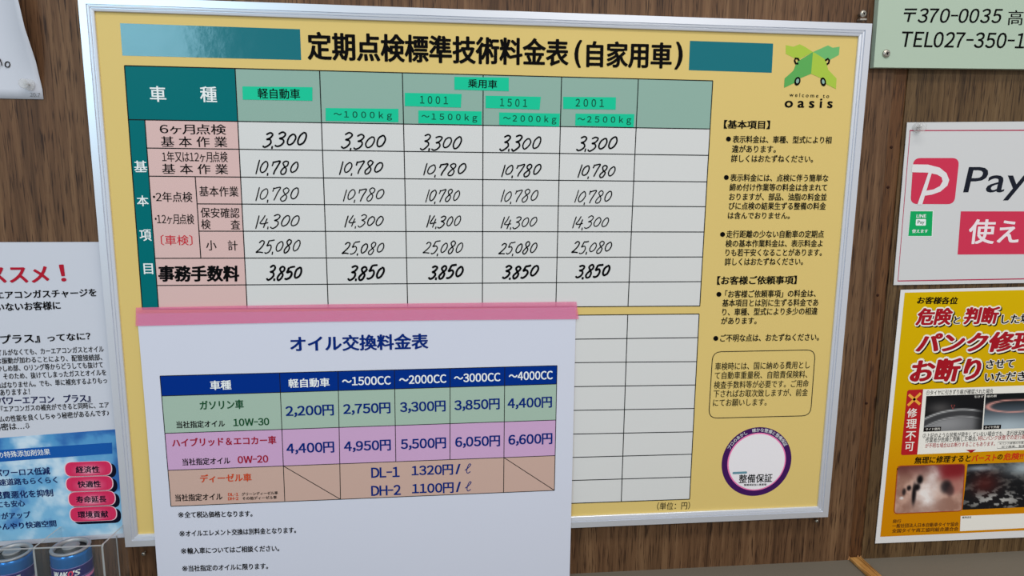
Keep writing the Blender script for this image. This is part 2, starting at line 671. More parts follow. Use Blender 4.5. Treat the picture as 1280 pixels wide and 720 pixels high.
# lower table, its left side behind the oil sheet
lt, rt_ = [(179, 398), (184, 468), (188, 538), (197, 646)], None
LR = [((717.5, 394), (874, 392.5)), ((717.5, 424), (872, 422)), ((716.5, 453.3), (870.4, 452)), ((716, 483.3), (869, 481.2)), ((716, 513), (867.6, 510.6)),
      ((715, 542.6), (866, 539.8)), ((715, 571.8), (864.6, 567.8)), ((715, 600.6), (863.4, 596.2)), ((715, 629.2), (862, 624))]
le, re_ = ((179, 398), (197, 646)), ((874, 392.5), (862, 624))
mid = ((784.7, 394), (776.6, 627))
B.polys('white_lower_grid', [[isect(le, LR[0]), isect(re_, LR[0]), isect(re_, LR[8]), isect(le, LR[8])]], WHITEBD, 1)
segs = [[isect(le, l), isect(re_, l)] for l in LR] + [[isect(e, LR[0]), isect(e, LR[8])] for e in (le, re_, mid)]
for a, b in (((694.6, 394), (688, 629)), ((603, 395), (601.5, 632)), ((510, 396), (514, 635)), ((410.5, 397), (421, 638)), ((309.5, 397), (323, 642))):
    segs.append([isect((a, b), LR[0]), isect((a, b), LR[8])])
B.lines('ruled_grid', segs, LINE, 0.0009, 2)

# green label strips with their lettering
strips = [
    ([(303, 108), (390.5, 109), (390.5, 126), (303.5, 124.5)], ('軽自動車', 322, 116.5, 375, 117.5, 13)),
    ([(568, 96), (636, 97), (636, 114), (568, 112)], ('乗用車', 585, 104, 621.5, 105.5, 11)),
    ([(407, 135), (498, 136), (498, 152.7), (407, 151)], ('～１０００ｋｇ', 417, 143.5, 490, 145.2, 11)),
    ([(506, 116), (577, 117.5), (576, 134.5), (506, 132.5)], ('１００１', 525, 124.5, 560, 125.5, 10)),
    ([(523, 138), (602, 139.2), (602, 156), (523, 154)], ('～１５００ｋｇ', 527, 146.2, 596.5, 148, 11)),
    ([(607, 119.5), (676, 121), (674.5, 137), (607, 135)], ('１５０１', 625, 127.8, 659, 129, 10)),
    ([(624, 140.5), (700, 142), (699, 158.3), (624, 156)], ('～２０００ｋｇ', 629, 148.5, 695.5, 150.2, 11)),
    ([(704, 121), (770, 121.6), (769.5, 137), (704, 136)], ('２００１', 719.5, 128.3, 755, 129, 10)),
    ([(719.5, 142), (793, 142.6), (792, 159), (719, 157)], ('～２５００ｋｇ', 722, 149.8, 789, 150.8, 11)),
]
DGREEN = mat('dark_green_ink', (8, 78, 58), 0.5)
for q, t in strips:
    st = B.polys('label_strip', [q], STRIP, 3)
    B.text('lettering', [t], INK if '１' not in t[0] and '２' not in t[0] else DGREEN, 4, parent=st, bold=0.014)

B.text('heading_lettering', [('車', 187, 117.3, 207.5, 117.7, 20), ('種', 250, 117.8, 271, 118.3, 20), ('基', 167.5, 208, 184, 208, 14.5), ('本', 171, 251, 185.7, 251, 13.5),
                             ('項', 174.3, 294, 189.3, 294, 14.5), ('目', 179.5, 336, 191.3, 336, 13.5)], WHITEINK, bold=0.014, each=True)
B.text('row_heading_lettering', [
    ('6ヶ月点検', 199.5, 161, 282.5, 162, 13), ('基 本 作 業', 201, 177, 284, 177.3, 13.5),
    ('1年又は12ヶ月点検', 202.5, 195.8, 284.5, 196.2, 13.5), ('基 本 作 業', 202.5, 211, 285, 211.4, 13),
    ('・2年点検', 191, 246, 240.5, 246.3, 13), ('・12ヶ月点検', 193.5, 273.6, 242.5, 274, 13),
    ('基本作業', 249, 239, 298, 239.5, 13), ('保安確認', 250.7, 265.7, 299.3, 266.2, 13), ('検　　査', 251.3, 280.3, 300, 280.8, 12.5),
    ('小　計', 257.5, 306.5, 297, 306.8, 13)], INK, bold=0.01, each=True)
B.text('red_row_heading', [('〔車検〕', 201, 300, 240.5, 300.3, 13)], REDINK, bold=0.004, label='red bracketed row heading')
B.text('handwritten_row_heading', [('事務手数料', 197.5, 342, 299, 342, 21)], PEN, bold=0.046, shear=0.06, label='row heading written by hand in black marker')

prices = [
    ('3.300', [(327, 173.5, 386, 173.8, 20), (425, 176, 485, 176.3, 20), (524, 177.5, 580, 177.8, 20), (624, 178.3, 679, 178.5, 20), (720, 178.3, 774, 178.5, 20)], 0.0012),
    ('10.780', [(316, 209, 376, 208, 19), (421, 208.8, 481.5, 208, 18.5), (526, 211.4, 585, 210.7, 17.5), (624, 212.8, 678.5, 212, 17), (720, 213.3, 772, 213, 17)], 0.00105),
    ('10.780', [(316, 242.3, 376.5, 241.5, 19), (426, 243, 482.5, 242.3, 17.5), (529.5, 244.2, 577.5, 243.5, 17.5), (623, 244.8, 675, 244, 17.5), (715.5, 245.5, 767, 245, 17.5)], 0.00085),
    ('14.300', [(316, 276.6, 377, 276, 18), (428, 276.3, 481.5, 275.8, 16), (530.5, 277, 578, 276.5, 16), (623.5, 277.6, 673.5, 277, 16), (713, 277.5, 763.5, 277, 17)], 0.0009),
    ('25.080', [(319, 307.4, 378, 306.5, 18.5), (426.5, 310, 482.5, 309.5, 16.5), (528, 309.5, 581, 308.8, 17), (623, 310, 673.5, 309, 16.5), (714, 309, 767, 308, 16.5)], 0.00095),
    ('3.850', [(332, 341, 380, 340, 18), (434, 341, 483, 340, 18.5), (535, 339.5, 581.5, 338.5, 17.5), (627, 339.8, 675, 338.8, 17), (719, 338.8, 764.5, 338, 17)], 0.0016),
]
for s, lst, pw in prices:
    for x0, y0, x1, y1, h in lst:
        B.hand('handwritten_price', s, x0, y0, x1, y1, h, pw, PEN)

# notes on the right
notes = [('表示料金は、車種、型式により相', 916, 174, 1039.5, 175, 9.5), ('違があります。', 915, 186, 970, 186.3, 9.5), ('詳しくはおたずねください。', 914, 198, 1016.5, 198.6, 9.5),
         ('表示料金には、点検に伴う簡単な', 913, 222, 1035.5, 222.6, 9.5), ('締め付け作業等の料金は含まれて', 912, 234, 1034, 234.3, 9.5), ('おりますが、部品、油脂の料金並', 911.5, 245.8, 1033.5, 246.2, 9.5),
         ('びに点検の結果生ずる整備の料金', 911, 257.4, 1032.5, 257.6, 9.5), ('は含んでおりません。', 910, 269.3, 987.5, 269.4, 9),
         ('走行距離の少ない自動車の定期点', 908, 292.6, 1030, 292.6, 9.5), ('検の基本作業料金は、表示料金よ', 907, 304.3, 1028.5, 304.2, 9.5), ('りも若干安くなることがあります。', 907, 315.7, 1027.5, 315.4, 9.5),
         ('詳しくはおたずねください。', 906, 327.2, 1004, 326.7, 9.5),
         ('「お客様ご依頼事項」の料金は、', 906.5, 367.6, 1020, 366.6, 9.5), ('基本項目とは別に生ずる料金であ', 903, 378.8, 1023, 377.9, 9.5), ('り、車種、型式により多少の相違', 903, 390, 1022, 388.8, 9.5),
         ('があります。', 901.5, 401, 946, 400.7, 9), ('ご不明な点は、おたずねください。', 900.5, 422.7, 1024, 421.2, 9.5)]
for _a, _b in ((0, 3), (3, 8), (8, 12), (12, 16), (16, 17)):
    B.text('notes_text', notes[_a:_b], INK, bold=0.016)
B.text('notes_heading', [('【基本項目】', 905, 155.3, 962.5, 156, 11), ('【お客様ご依頼事項】', 896.5, 350.6, 996, 349.8, 11)], INK, bold=0.026, each=True)


def disc(cx, cy, r, n=20, ry=None, rot=0.0):
    ry = r if ry is None else ry
    c, s = math.cos(rot), math.sin(rot)
    return [(cx + r * math.cos(a) * c - ry * math.sin(a) * s, cy + r * math.cos(a) * s + ry * math.sin(a) * c) for a in [2 * math.pi * k / n for k in range(n)]]


for x, y in ((910.7, 173.7), (908, 221.8), (903.3, 293), (898.7, 367.9), (894.8, 423)):
    B.polys('bullet_dot', [disc(x, y, 3.1, 14)], INK, 3)
rq = rounded([(891, 439.8), (1019.3, 437.3), (1013.2, 519.6), (885.8, 522.8)], 0.13)
B.lines('note_box_outline', [rq + [rq[0], rq[1]]], LINE, 0.0008, 2)
B.text('note_box_text', [('車検時には、国に納める費用とし', 894, 458, 1012.5, 456, 9.5), ('て自動車重量税、自賠責保険料、', 893.5, 469.4, 1009.5, 467.8, 9.5), ('検査手数料等が必要です。ご用命', 892.5, 481.2, 1011, 479.2, 9.5),
                         ('下さればお取次致しますが、前金', 892, 492.2, 1010, 490.3, 9.5), ('にてお願いします。', 891.5, 503.6, 958.5, 502.6, 9)], INK, bold=0.006)
B.text('unit_note', [('（単位：円）', 821.5, 632.8, 862.5, 631.8, 9.5)], INK)

# oasis mark
def oz(pts):
    return [(960 + x / 7.2, 40 + y / 7.2) for x, y in pts]


LIME = mat('lime_green_print', (160, 186, 66), 0.42)
LEAF = mat('leaf_green_print', (88, 160, 82), 0.42)
LEAF2 = mat('soft_green_print', (104, 172, 104), 0.42)
em = B.polys('green_emblem', [oz([(160, 117), (228, 133), (285, 110), (330, 132), (405, 180), (290, 240), (236, 236), (160, 196)])], LIME, 1, label='crossed green car shapes emblem')
B.polys('emblem_arm', [oz([(405, 180), (540, 120), (582, 142), (645, 132), (638, 207), (555, 252), (510, 246), (428, 192)])], LEAF2, 1, parent=em)
B.polys('emblem_arm', [oz([(405, 180), (388, 376), (300, 412), (235, 460), (145, 502), (150, 418), (228, 348), (262, 268)])], LEAF, 2, parent=em)
B.polys('emblem_arm', [oz([(405, 180), (428, 192), (520, 250), (542, 340), (617, 418), (612, 513), (528, 470), (470, 412), (388, 376)])], LIME, 2, parent=em)
for _q in (disc(265, 443, 27, 18, 40, 0.25), disc(497, 448, 25, 18, 40, -0.2)):
    B.polys('emblem_wheel', [oz(_q)], INK, 3, parent=em)
for _q in (disc(266, 441, 13, 14, 22, 0.25), disc(497, 447, 12, 14, 21, -0.2)):
    B.polys('emblem_hub', [oz(_q)], PALEGREEN, 4, parent=em)
for _q in ([(274, 284), (250, 284), (240, 258), (248, 236), (270, 240), (280, 258)], [(528, 292), (546, 280), (552, 256), (540, 240), (514, 258)]):
    B.lines('emblem_wheel', [oz(_q)], INK, 0.0018, 3, parent=em)
B.text('emblem_lettering', [('w e l c o m e   t o', 987, 118.3, 1036.5, 120, 5)], INK, parent=em, bold=0.01)
B.text('emblem_lettering', [('o a s i s', 981, 128.5, 1041, 129.3, 12)], INK, parent=em, bold=0.02)

# round assurance badge (its cartoon figure is left out)
BC, BR = B.at(945.8, 577.2), B.pxlen(945.8, 577.2, 85.5) / 2


def ring(r, lay, n=64, c=BC):
    return [c + Vector((math.cos(2 * math.pi * k / n) * r, -EPS * lay, math.sin(2 * math.pi * k / n) * r)) for k in range(n)]


badge = mk('round_badge', ring(BR, 1), [list(range(64))], mat('purple_print', (62, 22, 84), 0.4), board, label='round purple ringed badge')
mk('pink_rim', ring(BR * 0.84, 2), [list(range(64))], mat('rose_print', (226, 120, 170), 0.4), badge)
mk('white_centre', ring(BR * 0.805, 3), [list(range(64))], mat('badge_white', (222, 218, 222), 0.4), badge)
vs, fs = [], []
ring_txt = 'プロのあかし　確かな整備と整備保証'
for i, ch in enumerate(ring_txt):
    if ch == '　':
        continue
    a = math.radians(151 - i * (151 - 32) / (len(ring_txt) - 1))
    gv, gf = glyphs(ch)
    u, v = Vector((math.sin(a), 0, -math.cos(a))), Vector((math.cos(a), 0, math.sin(a)))
    c = BC + v * BR * 0.92 + Vector((0, -EPS * 3, 0))
    mx = (min(g[0] for g in gv) + max(g[0] for g in gv)) / 2
    k = BR * 0.118
    b = len(vs)
    vs += [c + u * (gx - mx) * k + v * (gy - 0.36) * k for gx, gy in gv]
    fs += [[b + q for q in f] for f in gf]
mk('ring_lettering', vs, fs, WHITEINK, badge)
B.text('badge_lettering', [('整備保証', 923.7, 598.8, 965.6, 597.3, 11), ('整備保証加入事業場', 930, 606.2, 958, 605.6, 2.6)], INK, 4, parent=badge, bold=0.016, each=True)
B.polys('badge_plaque', [rounded([(915.8, 590), (933.8, 589.2), (933.7, 592), (915.6, 592.8)], 0.45)], mat('teal_grey_print', (96, 136, 150), 0.4), 4, parent=badge)

# ------------------------------------------------------------------ the oil change price sheet taped over the board
top_y, bot_y, ztop, zbot = -0.0118, -0.0168, TL.z - 0.276, TL.z - 0.574
dirv = Vector((0, bot_y - top_y, zbot - ztop)).normalized()
nrm = Vector((0, dirv.z, -dirv.y))
nrm = nrm if nrm.y < 0 else -nrm
oil = thing('price_sheet', 'white oil change price sheet with coloured table, taped over the lower half of the board', 'sign', (0.24, -0.0168, zbot))
O = Sheet((0, top_y, ztop), nrm, oil)
LAM = mat('laminated_white_paper', (200, 203, 217), 0.24, spec=0.3, bump=0.12, bump_scale=22)
O.plate('paper', [(171, 392), (720, 384), (719, 430), (716.2, 552), (712, 722), (711.9, 726), (197.4, 726), (197, 720), (183.8, 540), (174.5, 430)], LAM, 0.0004)
NAVY = mat('navy_ink', (6, 38, 112), 0.5, spec=0.04)
HBLUE = mat('blue_heading_print', (0, 44, 128), 0.28, spec=0.06)
CG = mat('sage_green_print', (156, 178, 163), 0.28)
CP = mat('lilac_print', (193, 156, 192), 0.28)
CO = mat('tan_orange_print', (190, 160, 148), 0.28)
oL = [(200, 470), (202.6, 495), (206.3, 541.7), (210, 588), (213.7, 633)]
oR = [(696.3, 457), (696, 480), (695, 525), (694, 569.5), (693, 613)]
oT = [(200, 470), (349.5, 466), (422.5, 464), (493, 462.2), (562.7, 460.5), (631, 458.8), (696.3, 457)]
oB = [(213.7, 633), (356, 627.2), (425.6, 624.3), (495.5, 621.3), (562.4, 618.4), (629.5, 615.7), (693, 613)]


def og(c, r):
    return isect((oT[c], oB[c]), (oL[r], oR[r]))


for r, (nm, m) in enumerate((('blue_heading_row', HBLUE), ('green_row', CG), ('lilac_row', CP), ('tan_row', CO))):
    O.polys(nm, [[og(0, r), og(6, r), og(6, r + 1), og(0, r + 1)]], m, 1)
segs = [[og(0, r), og(6, r)] for r in range(5)] + [[og(c, 0), og(c, 4)] for c in (0, 1, 2, 5, 6)] + [[og(c, 0), og(c, 3)] for c in (3, 4)]
segs += [[og(1, 3), og(2, 4)], [og(5, 3), og(6, 4)]]
O.lines('ruled_grid', segs, LINE, 0.0007, 2)
O.text('title_lettering', [('オイル交換料金表', 362.5, 430, 535.5, 426.5, 20.5)], NAVY, bold=0.034)
O.text('heading_lettering', [('車種', 262.5, 481.8, 289, 481, 12), ('軽自動車', 360.5, 479.3, 412, 477.8, 11.5), ('～1500CC', 427.5, 476.8, 488.5, 475.3, 11), ('～2000CC', 499, 475, 558, 473.2, 11),
                             ('～3000CC', 567.5, 472.7, 625.5, 471.2, 11), ('～4000CC', 636, 470.3, 691, 468.8, 11)], WHITEINK, bold=0.024, each=True)
O.text('green_lettering', [('ガソリン車', 249.5, 506.8, 304.5, 505.2, 12), ('10W-30', 291.5, 528.2, 336.5, 526.8, 9.5)], mat('bottle_green_ink', (14, 72, 40), 0.5), bold=0.03, label='bottle green fuel name and oil grade', each=True)
O.text('crimson_lettering', [('ハイブリッド＆エコカー車', 215, 553.6, 345.3, 549.8, 11), ('0W-20', 297, 574.8, 335.3, 573.4, 9.5)], mat('crimson_ink', (150, 18, 44), 0.5), bold=0.03, label='crimson car type name and oil grade', each=True)
O.text('orange_lettering', [('ディーゼル車', 250, 598.3, 314.3, 596.6, 10.5), ('DL-1', 285, 618.2, 298, 617.8, 4), ('DH-2', 285, 623.4, 298, 623, 4)], mat('vermilion_ink', (190, 66, 30), 0.5), bold=0.03, label='vermilion diesel name and oil grades', each=True)
O.text('black_lettering', [('当社指定オイル', 220.5, 531, 281, 529.3, 9), ('当社指定オイル', 228, 577.6, 287.7, 575.6, 9), ('当社指定オイル', 219, 622.4, 278, 620.6, 9),
                           ('グリーンディーゼル車', 302, 617.8, 347.3, 616, 4.2), ('その他ディーゼル車', 303, 623.2, 346, 621.5, 4.2)], INK, bold=0.02, each=True)
px_ = [(357, 417.2), (429, 488), (500, 557), (568, 624.6), (634.5, 690)]
y1 = [(514.6, 512.6), (512, 510), (509.6, 507.6), (507.2, 505), (504.8, 502.8)]
y2 = [(561.3, 559), (558.6, 556.4), (555.8, 553.8), (553.2, 551.2), (550.4, 548.4)]
for s, (a, b), (ya, yb) in zip(('2,200円', '2,750円', '3,300円', '3,850円', '4,400円'), px_, y1):
    O.text('printed_price', [(s, a, ya, b, yb, 14.5)], NAVY, bold=0.026)
for s, (a, b), (ya, yb) in zip(('4,400円', '4,950円', '5,500円', '6,050円', '6,600円'), px_, y2):
    O.text('printed_price', [(s, a + 1, ya, b + .5, yb, 14.5)], NAVY, bold=0.026)
O.text('printed_price', [('DL-1', 464, 591, 499.5, 589.8, 13), ('1320円', 514.5, 588.8, 566.3, 586.8, 13.5), ('/', 569.5, 586.3, 575.5, 586.2, 13)], NAVY, bold=0.024)
O.text('printed_price', [('DH-2', 464, 613.6, 501, 612.2, 13), ('1100円', 515, 611.3, 567, 609.5, 13.5), ('/', 570, 608.8, 576, 608.6, 13)], NAVY, bold=0.024)
for _x, _y in ((585, 586), (585.5, 608.2)):
    O.lines('litre_sign', [smooth([(_x - 4, _y + 2), (_x, _y - 1), (_x + 3.4, _y - 5), (_x + 1.6, _y - 6), (_x - 1, _y - 1), (_x - 1.6, _y + 4), (_x, _y + 5.4), (_x + 3, _y + 3.4)])], NAVY, 0.0008, 3)
for _t, _x0, _y0, _x1, _y1 in (('全て税込価格となります。', 230.5, 643.5, 315.5, 642), ('オイルエレメント交換は別料金となります。', 232, 667, 370, 662.5),
                               ('輸入車についてはご相談ください。', 234, 688.7, 349, 685.3), ('当社指定のオイルに限ります。', 235.5, 710.7, 335, 707.5)):
    fn = O.text('footnote', [(_t, _x0, _y0, _x1, _y1, 8)], INK, bold=0.022)
    O.text('reference_mark', [('※', _x0 - 8, _y0 + 0.2, _x0 - 1, _y0, 6.8)], INK, parent=fn)


# pink tape along the top of the sheet
TAPE = clear_mat('pink_film_tape', (246, 122, 162), 0.42, 0.35)
tp = Sheet((0, top_y - 0.0012, 0))
t = tp.plate('adhesive_tape', [(169.8, 384.6), (400, 380.5), (720.5, 377.2), (723.5, 399), (560, 400.2), (400, 402.2), (169.4, 407.6)], TAPE, 0.00025)
tag(t, 'strip of translucent pink tape along the top edge of the oil price sheet', 'tape')

# ------------------------------------------------------------------ notice at the top left with its clear push pin
PAPER = mat('plain_white_paper', (193, 195, 204), 0.45, bump=0.05, bump_scale=15)
nt_ = thing('paper_notice', 'white paper notice at the upper left with a lifted right edge', 'notice', (-0.09, 0, TL.z - 0.087))
edge = [(35, -14), (37, 0), (45, 40), (51, 78), (54, 112), (55, 124.3)]
ncol, vs, fs = 30, [], []
for x, y in edge:
    R_ = WALL.at(x, y)
    Lx = R_.x - 0.20
    lift = 0.018 * sstep(124, 20, y)
    for i in range(ncol + 1):
        s = i / ncol
        vs.append(Vector((Lx + (R_.x - Lx) * s, -0.0008 - lift * max(0, (s - 0.80) / 0.20) ** 2, R_.z)))
for j in range(len(edge) - 1):
    for i in range(ncol):
        a = j * (ncol + 1) + i
        fs.append([a, a + ncol + 1, a + ncol + 2, a + 1])
pp = mk('paper', vs, fs, PAPER, nt_, smooth=True)
so = pp.modifiers.new('card', 'SOLIDIFY')
so.thickness = 0.0003
NS = Sheet((0, -0.0016, 0), root=nt_)
NS2 = Sheet((0, -0.0021, 0), root=nt_)
NS2.text('lettering', [('さい', -17, 78, 2.5, 78, 15)], INK, bold=0.02)
NS2.lines('lettering', [[(9.2 + 3 * math.cos(a), 80.6 + 3.4 * math.sin(a)) for a in [k * math.pi / 8 for k in range(18)]]], INK, 0.0009, 1)
NS.text('date_lettering', [('20.7', 37.3, 118.2, 50, 118.8, 5)], mat('grey_ink', (96, 96, 100), 0.5))

CLEAR = clear_mat('clear_plastic', (205, 205, 205), 0.33, 0.08)


def push_pin(px, py, base_y, label):
    c = Sheet((0, base_y, 0)).at(px, py)
    r = thing('push_pin', label, 'push pin', c, 'clear push pins holding papers')
    vs, fs = lathe([(0.0015, 0.0), (0.0048, 0.0002), (0.0052, 0.0010), (0.0046, 0.0018), (0.0026, 0.0026), (0.0022, 0.0052), (0.0024, 0.0070), (0.0040, 0.0082), (0.0043, 0.0094), (0.0036, 0.0101)], c, (0, -1, 0), 28)
    mk('plastic_head', vs, fs, CLEAR, r, smooth=True)
    vs, fs = lathe([(0.0005, -0.0012), (0.0005, 0.0065)], c, (0, -1, 0), 10)
    mk('steel_needle', vs, fs, STEEL, r)


push_pin(37, 106, -0.0018, 'clear push pin in the lower right corner of the upper left notice')

# ------------------------------------------------------------------ laminated air conditioning leaflet at the left
ac = thing('leaflet', 'laminated air conditioning leaflet with blue sky lower part, left of the board', 'leaflet', (-0.09, 0, TL.z - 0.51))
A = Sheet((0, -0.0015, 0), root=ac)
LEAFP = mat('laminated_leaflet', (194, 197, 207), 0.2, spec=0.25, bump=0.1, bump_scale=18)
A.plate('paper', [(-78, 303), (124.6, 302.5), (155.6, 671.8), (-50, 686)], LEAFP, 0.0006)
A.text('red_title', [('オススメ', -44, 343, 61, 342.8, 22), ('！', 75, 341.5, 81.5, 341, 22)], mat('maroon_ink', (168, 22, 44), 0.4), bold=0.034, label='dark red title lettering', each=True)
A.text('heading_lettering', [('エアコンガスチャージを', -6, 369.2, 120.5, 365.6, 10.5), ('いないお客様に', -5, 384, 75.6, 381.5, 11), ('『パワーエアコン', -104, 430, -8, 425, 12), ('プラス』', 0.5, 424.6, 49.5, 422.4, 12), ('ってなに？', 59, 422.5, 113, 420, 9.5)], INK, bold=0.03, each=True)
A.text('body_text', [('サイクルオイルがなくても、カーエアコンガスとオイル', -38, 442.3, 129.5, 436, 8), ('小さな振動が加わることにより、配管接続部、', -20, 451.8, 127.5, 446.4, 8), ('かしめ部、Oリング等からどうしても抜けて', -4, 461, 128.5, 455.8, 8),
                     ('そのため、抜けてしまったガスとオイルを', 4, 470.6, 132.5, 465.4, 8), ('ければなりません。でも、単に補充するよりもっ', -11, 482.2, 133.5, 475.3, 8), ('ありますよ！', 0, 490.8, 37, 489.3, 8),
                     ('『エアコンガスの補充ができると同時に、エア', 1, 511.4, 136, 506, 8), ('テムの性能を良くしちゃう秘密があるんです♪', -8, 524.4, 136, 515.8, 8), ('秘密は…⇩', -9, 534.4, 37, 531.6, 9)], INK, bold=0.014)
A.text('blue_heading', [('パワーエアコン　プラス』', -3, 501.3, 113, 497.6, 10.5)], mat('midnight_ink', (24, 28, 70), 0.4), bold=0.028, label='midnight blue product line heading')

from mathutils import noise as mn


def sky(s, t):
    n = 0.5 + 0.5 * mn.fractal(Vector((s * 3.2, t * 2.6, 3.7)), 0.9, 2.1, 5)
    base = mixc((78, 142, 192), (134, 186, 214), t * 0.9)
    c = mixc(base, (206, 220, 230), sstep(0.46, 0.74, n) * 0.9)
    return mixc(c, (36, 84, 156), sstep(0.42, 0.20, n) * 0.75)


A.picture('sky_picture', [(-60, 552), (145, 536.5), (153.8, 666.5), (-50, 680)], 90, 60, sky, layer=1)
BANDB = mat('royal_blue_print', (22, 84, 160), 0.22)
A.polys('blue_band', [[(-56, 566.2), (140, 553.3), (140.5, 567), (-54, 581.2)]], BANDB, 2)
A.text('band_lettering', [('の特殊添加剤効果', -3, 569, 62.5, 564.5, 8)], WHITEINK, 3, bold=0.01)
A.text('benefit_text', [('パワーロス低減', -7, 591.8, 62.5, 588.4, 9.5), ('高速道路もらくらく', -11, 603.6, 71.5, 599.6, 8.5), ('燃費悪化を抑制', -8, 619.6, 66.3, 615.8, 9.5), ('にも安心', -4, 631, 31, 628.8, 8.5),
                       ('効きがアップ', -17, 646.5, 38, 643.2, 9), ('ひんやり快適空間', -7, 659, 70.3, 654, 8.5)], mat('deep_blue_ink', (16, 32, 84), 0.4), bold=0.026, each=True)
SHAD = mat('black_print', (12, 14, 34), 0.3)
pills = [((79.5, 577.8, 139.5, 577.0), ('経済性', 94.5, 587.2, 124.5, 586.6)), ((81, 596.6, 141, 595.6), ('快適性', 97, 605.5, 126, 604.8)),
         ((84, 615.2, 144, 614.3), ('寿命延長', 95, 624.6, 133, 623.6)), ((86, 634.4, 145.7, 633.3), ('環境貢献', 97, 643.4, 135.2, 642.5))]
ROSE = mat('rose_white_print', (232, 190, 200), 0.25)


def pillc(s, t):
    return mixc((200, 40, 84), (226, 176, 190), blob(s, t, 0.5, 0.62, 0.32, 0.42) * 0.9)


for (xa, ya, xb, yb), (s, tx0, ty0, tx1, ty1) in pills:
    q = [(xa, ya), (xb, yb - 1.2), (xb + 1.4, yb + 17), (xa + 1.4, ya + 18.4)]
    sh = A.polys('badge_pill', [rounded([(x + 5, y + 3) for x, y in q], 0.5, 8)], SHAD, 2, label='crimson pill shaped badge')
    A.polys('pill_rim', [rounded(q, 0.5, 8)], ROSE, 3, parent=sh)
    A.polys('pill_face', [rounded([lerp(q[0], q[2], 0.022), lerp(q[1], q[3], 0.022), lerp(q[2], q[0], 0.022), lerp(q[3], q[1], 0.022)], 0.5, 8)], mat('crimson_print', (203, 46, 88), 0.25), 4, parent=sh)
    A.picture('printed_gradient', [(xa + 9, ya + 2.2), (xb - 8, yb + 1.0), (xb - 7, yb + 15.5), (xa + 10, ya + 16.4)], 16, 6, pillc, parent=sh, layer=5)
    A.text('lettering', [(s, tx0, ty0, tx1, ty1, 8.8)], SHAD, 6, parent=sh, bold=0.03)

# ------------------------------------------------------------------ green address sign, top right
AD = thing('address_sign', 'pale green address sign with black slanted phone number, upper right corner', 'sign', (0.95, 0, TL.z - 0.04))
G = Sheet((0, -0.0085, 0), root=AD)
G.plate('panel', [(1102.5, -50), (1400, -50), (1398, 87.6), (1092, 84.2)], mat('pale_green_sign', (168, 184, 166), 0.4), 0.0065)
G.text('lettering', [('〒', 1129.5, 19, 1146, 19, 17), ('370-0035', 1147.5, 19.4, 1253, 20, 18.5)], INK, 1, shear=0.18, bold=0.014)
G.text('lettering', [('高', 1260, 22, 1279, 22.2, 19)], INK, 1, bold=0.008)
G.text('lettering', [('TEL027-350-1', 1127, 49, 1281, 51, 20)], INK, 1, shear=0.12, bold=0.014)


def screw(c, r, parent=None, name='screw', label=None, cat='screw', h=0.0022, shaft=0.0):
    c = Vector(c)
    pts = [(r * 0.96, 0.0), (r, h * 0.3), (r * 0.85, h * 0.7), (r * 0.5, h * 0.95), (0.0001, h)]
    if shaft:
        pts = [(r * 0.45, 0.0), (r * 0.45, shaft)] + [(a, b + shaft) for a, b in pts]
    root = thing(name, label, cat, c) if parent is None else None
    vs, fs = lathe(pts, c, (0, -1, 0), 24)
    hd = mk('screw_head' if parent is None else name, vs, fs, STEEL, parent or root, smooth=True)
    bm = bmesh.new()
    for ang in (0.4, 0.4 + math.pi / 2):
        g = bmesh.ops.create_cube(bm, size=1.0)['verts']
        for v in g:
            x, y, z = v.co.x * r * 0.95, v.co.y * h * 0.5, v.co.z * r * 0.24
            v.co = Vector((c.x + x * math.cos(ang) - z * math.sin(ang), c.y - shaft - h * 0.80 + y, c.z + x * math.sin(ang) + z * math.cos(ang)))
    bm_obj('cross_slot', bm, DARKSTEEL, hd)
    return root or hd


screw(G.at(1107.5, 67), 0.0040, AD, 'screw')
sc1 = screw(WALL.at(1074, 19), 0.0034, label='cross head screw standing proud of the wall above the board corner', h=0.002, shaft=0.006)
cc = WALL.at(1075, 24)
bm = box_bm(cc.x - 0.0034, cc.x + 0.0034, -0.0062, -0.0002, cc.z - 0.0022, cc.z - 0.0004, 0.0004)
bm_obj('hanging_tab', bm, STEEL, sc1)
for (px, py), lb in (((182, 689), 'small brass screw under the left end of the board frame'), ((1018, 648.5), 'small steel screw under the right end of the board frame')):
    c = WALL.at(px, py)
    screw((c.x, -0.0002, c.z), 0.0020, label=lb, shaft=0.004)

# ------------------------------------------------------------------ white payment sheet with red mark, right
PP = thing('payment_sheet', 'white payment sheet with big red rounded mark and red banner, right edge', 'sign', (0.95, 0, TL.z - 0.26))
P = Sheet((0, -0.0012, 0), root=PP)
P.plate('paper', [(1134, 153), (1400, 151), (1398, 352), (1117, 356.3)], mat('payment_paper', (198, 198, 199), 0.35, bump=0.06, bump_scale=20), 0.0006)
RED = mat('payment_red', (196, 50, 78), 0.35)
P.lines('red_border', [[(1395, 162.6), (1137.6, 163.2), (1122.4, 351.2), (1395, 346.6)]], mat('border_crimson', (170, 42, 76), 0.35), 0.0013, 1)


def zz(pts, ox=960, oy=180):
    return [(ox + x / 4, oy + y / 4) for x, y in pts]


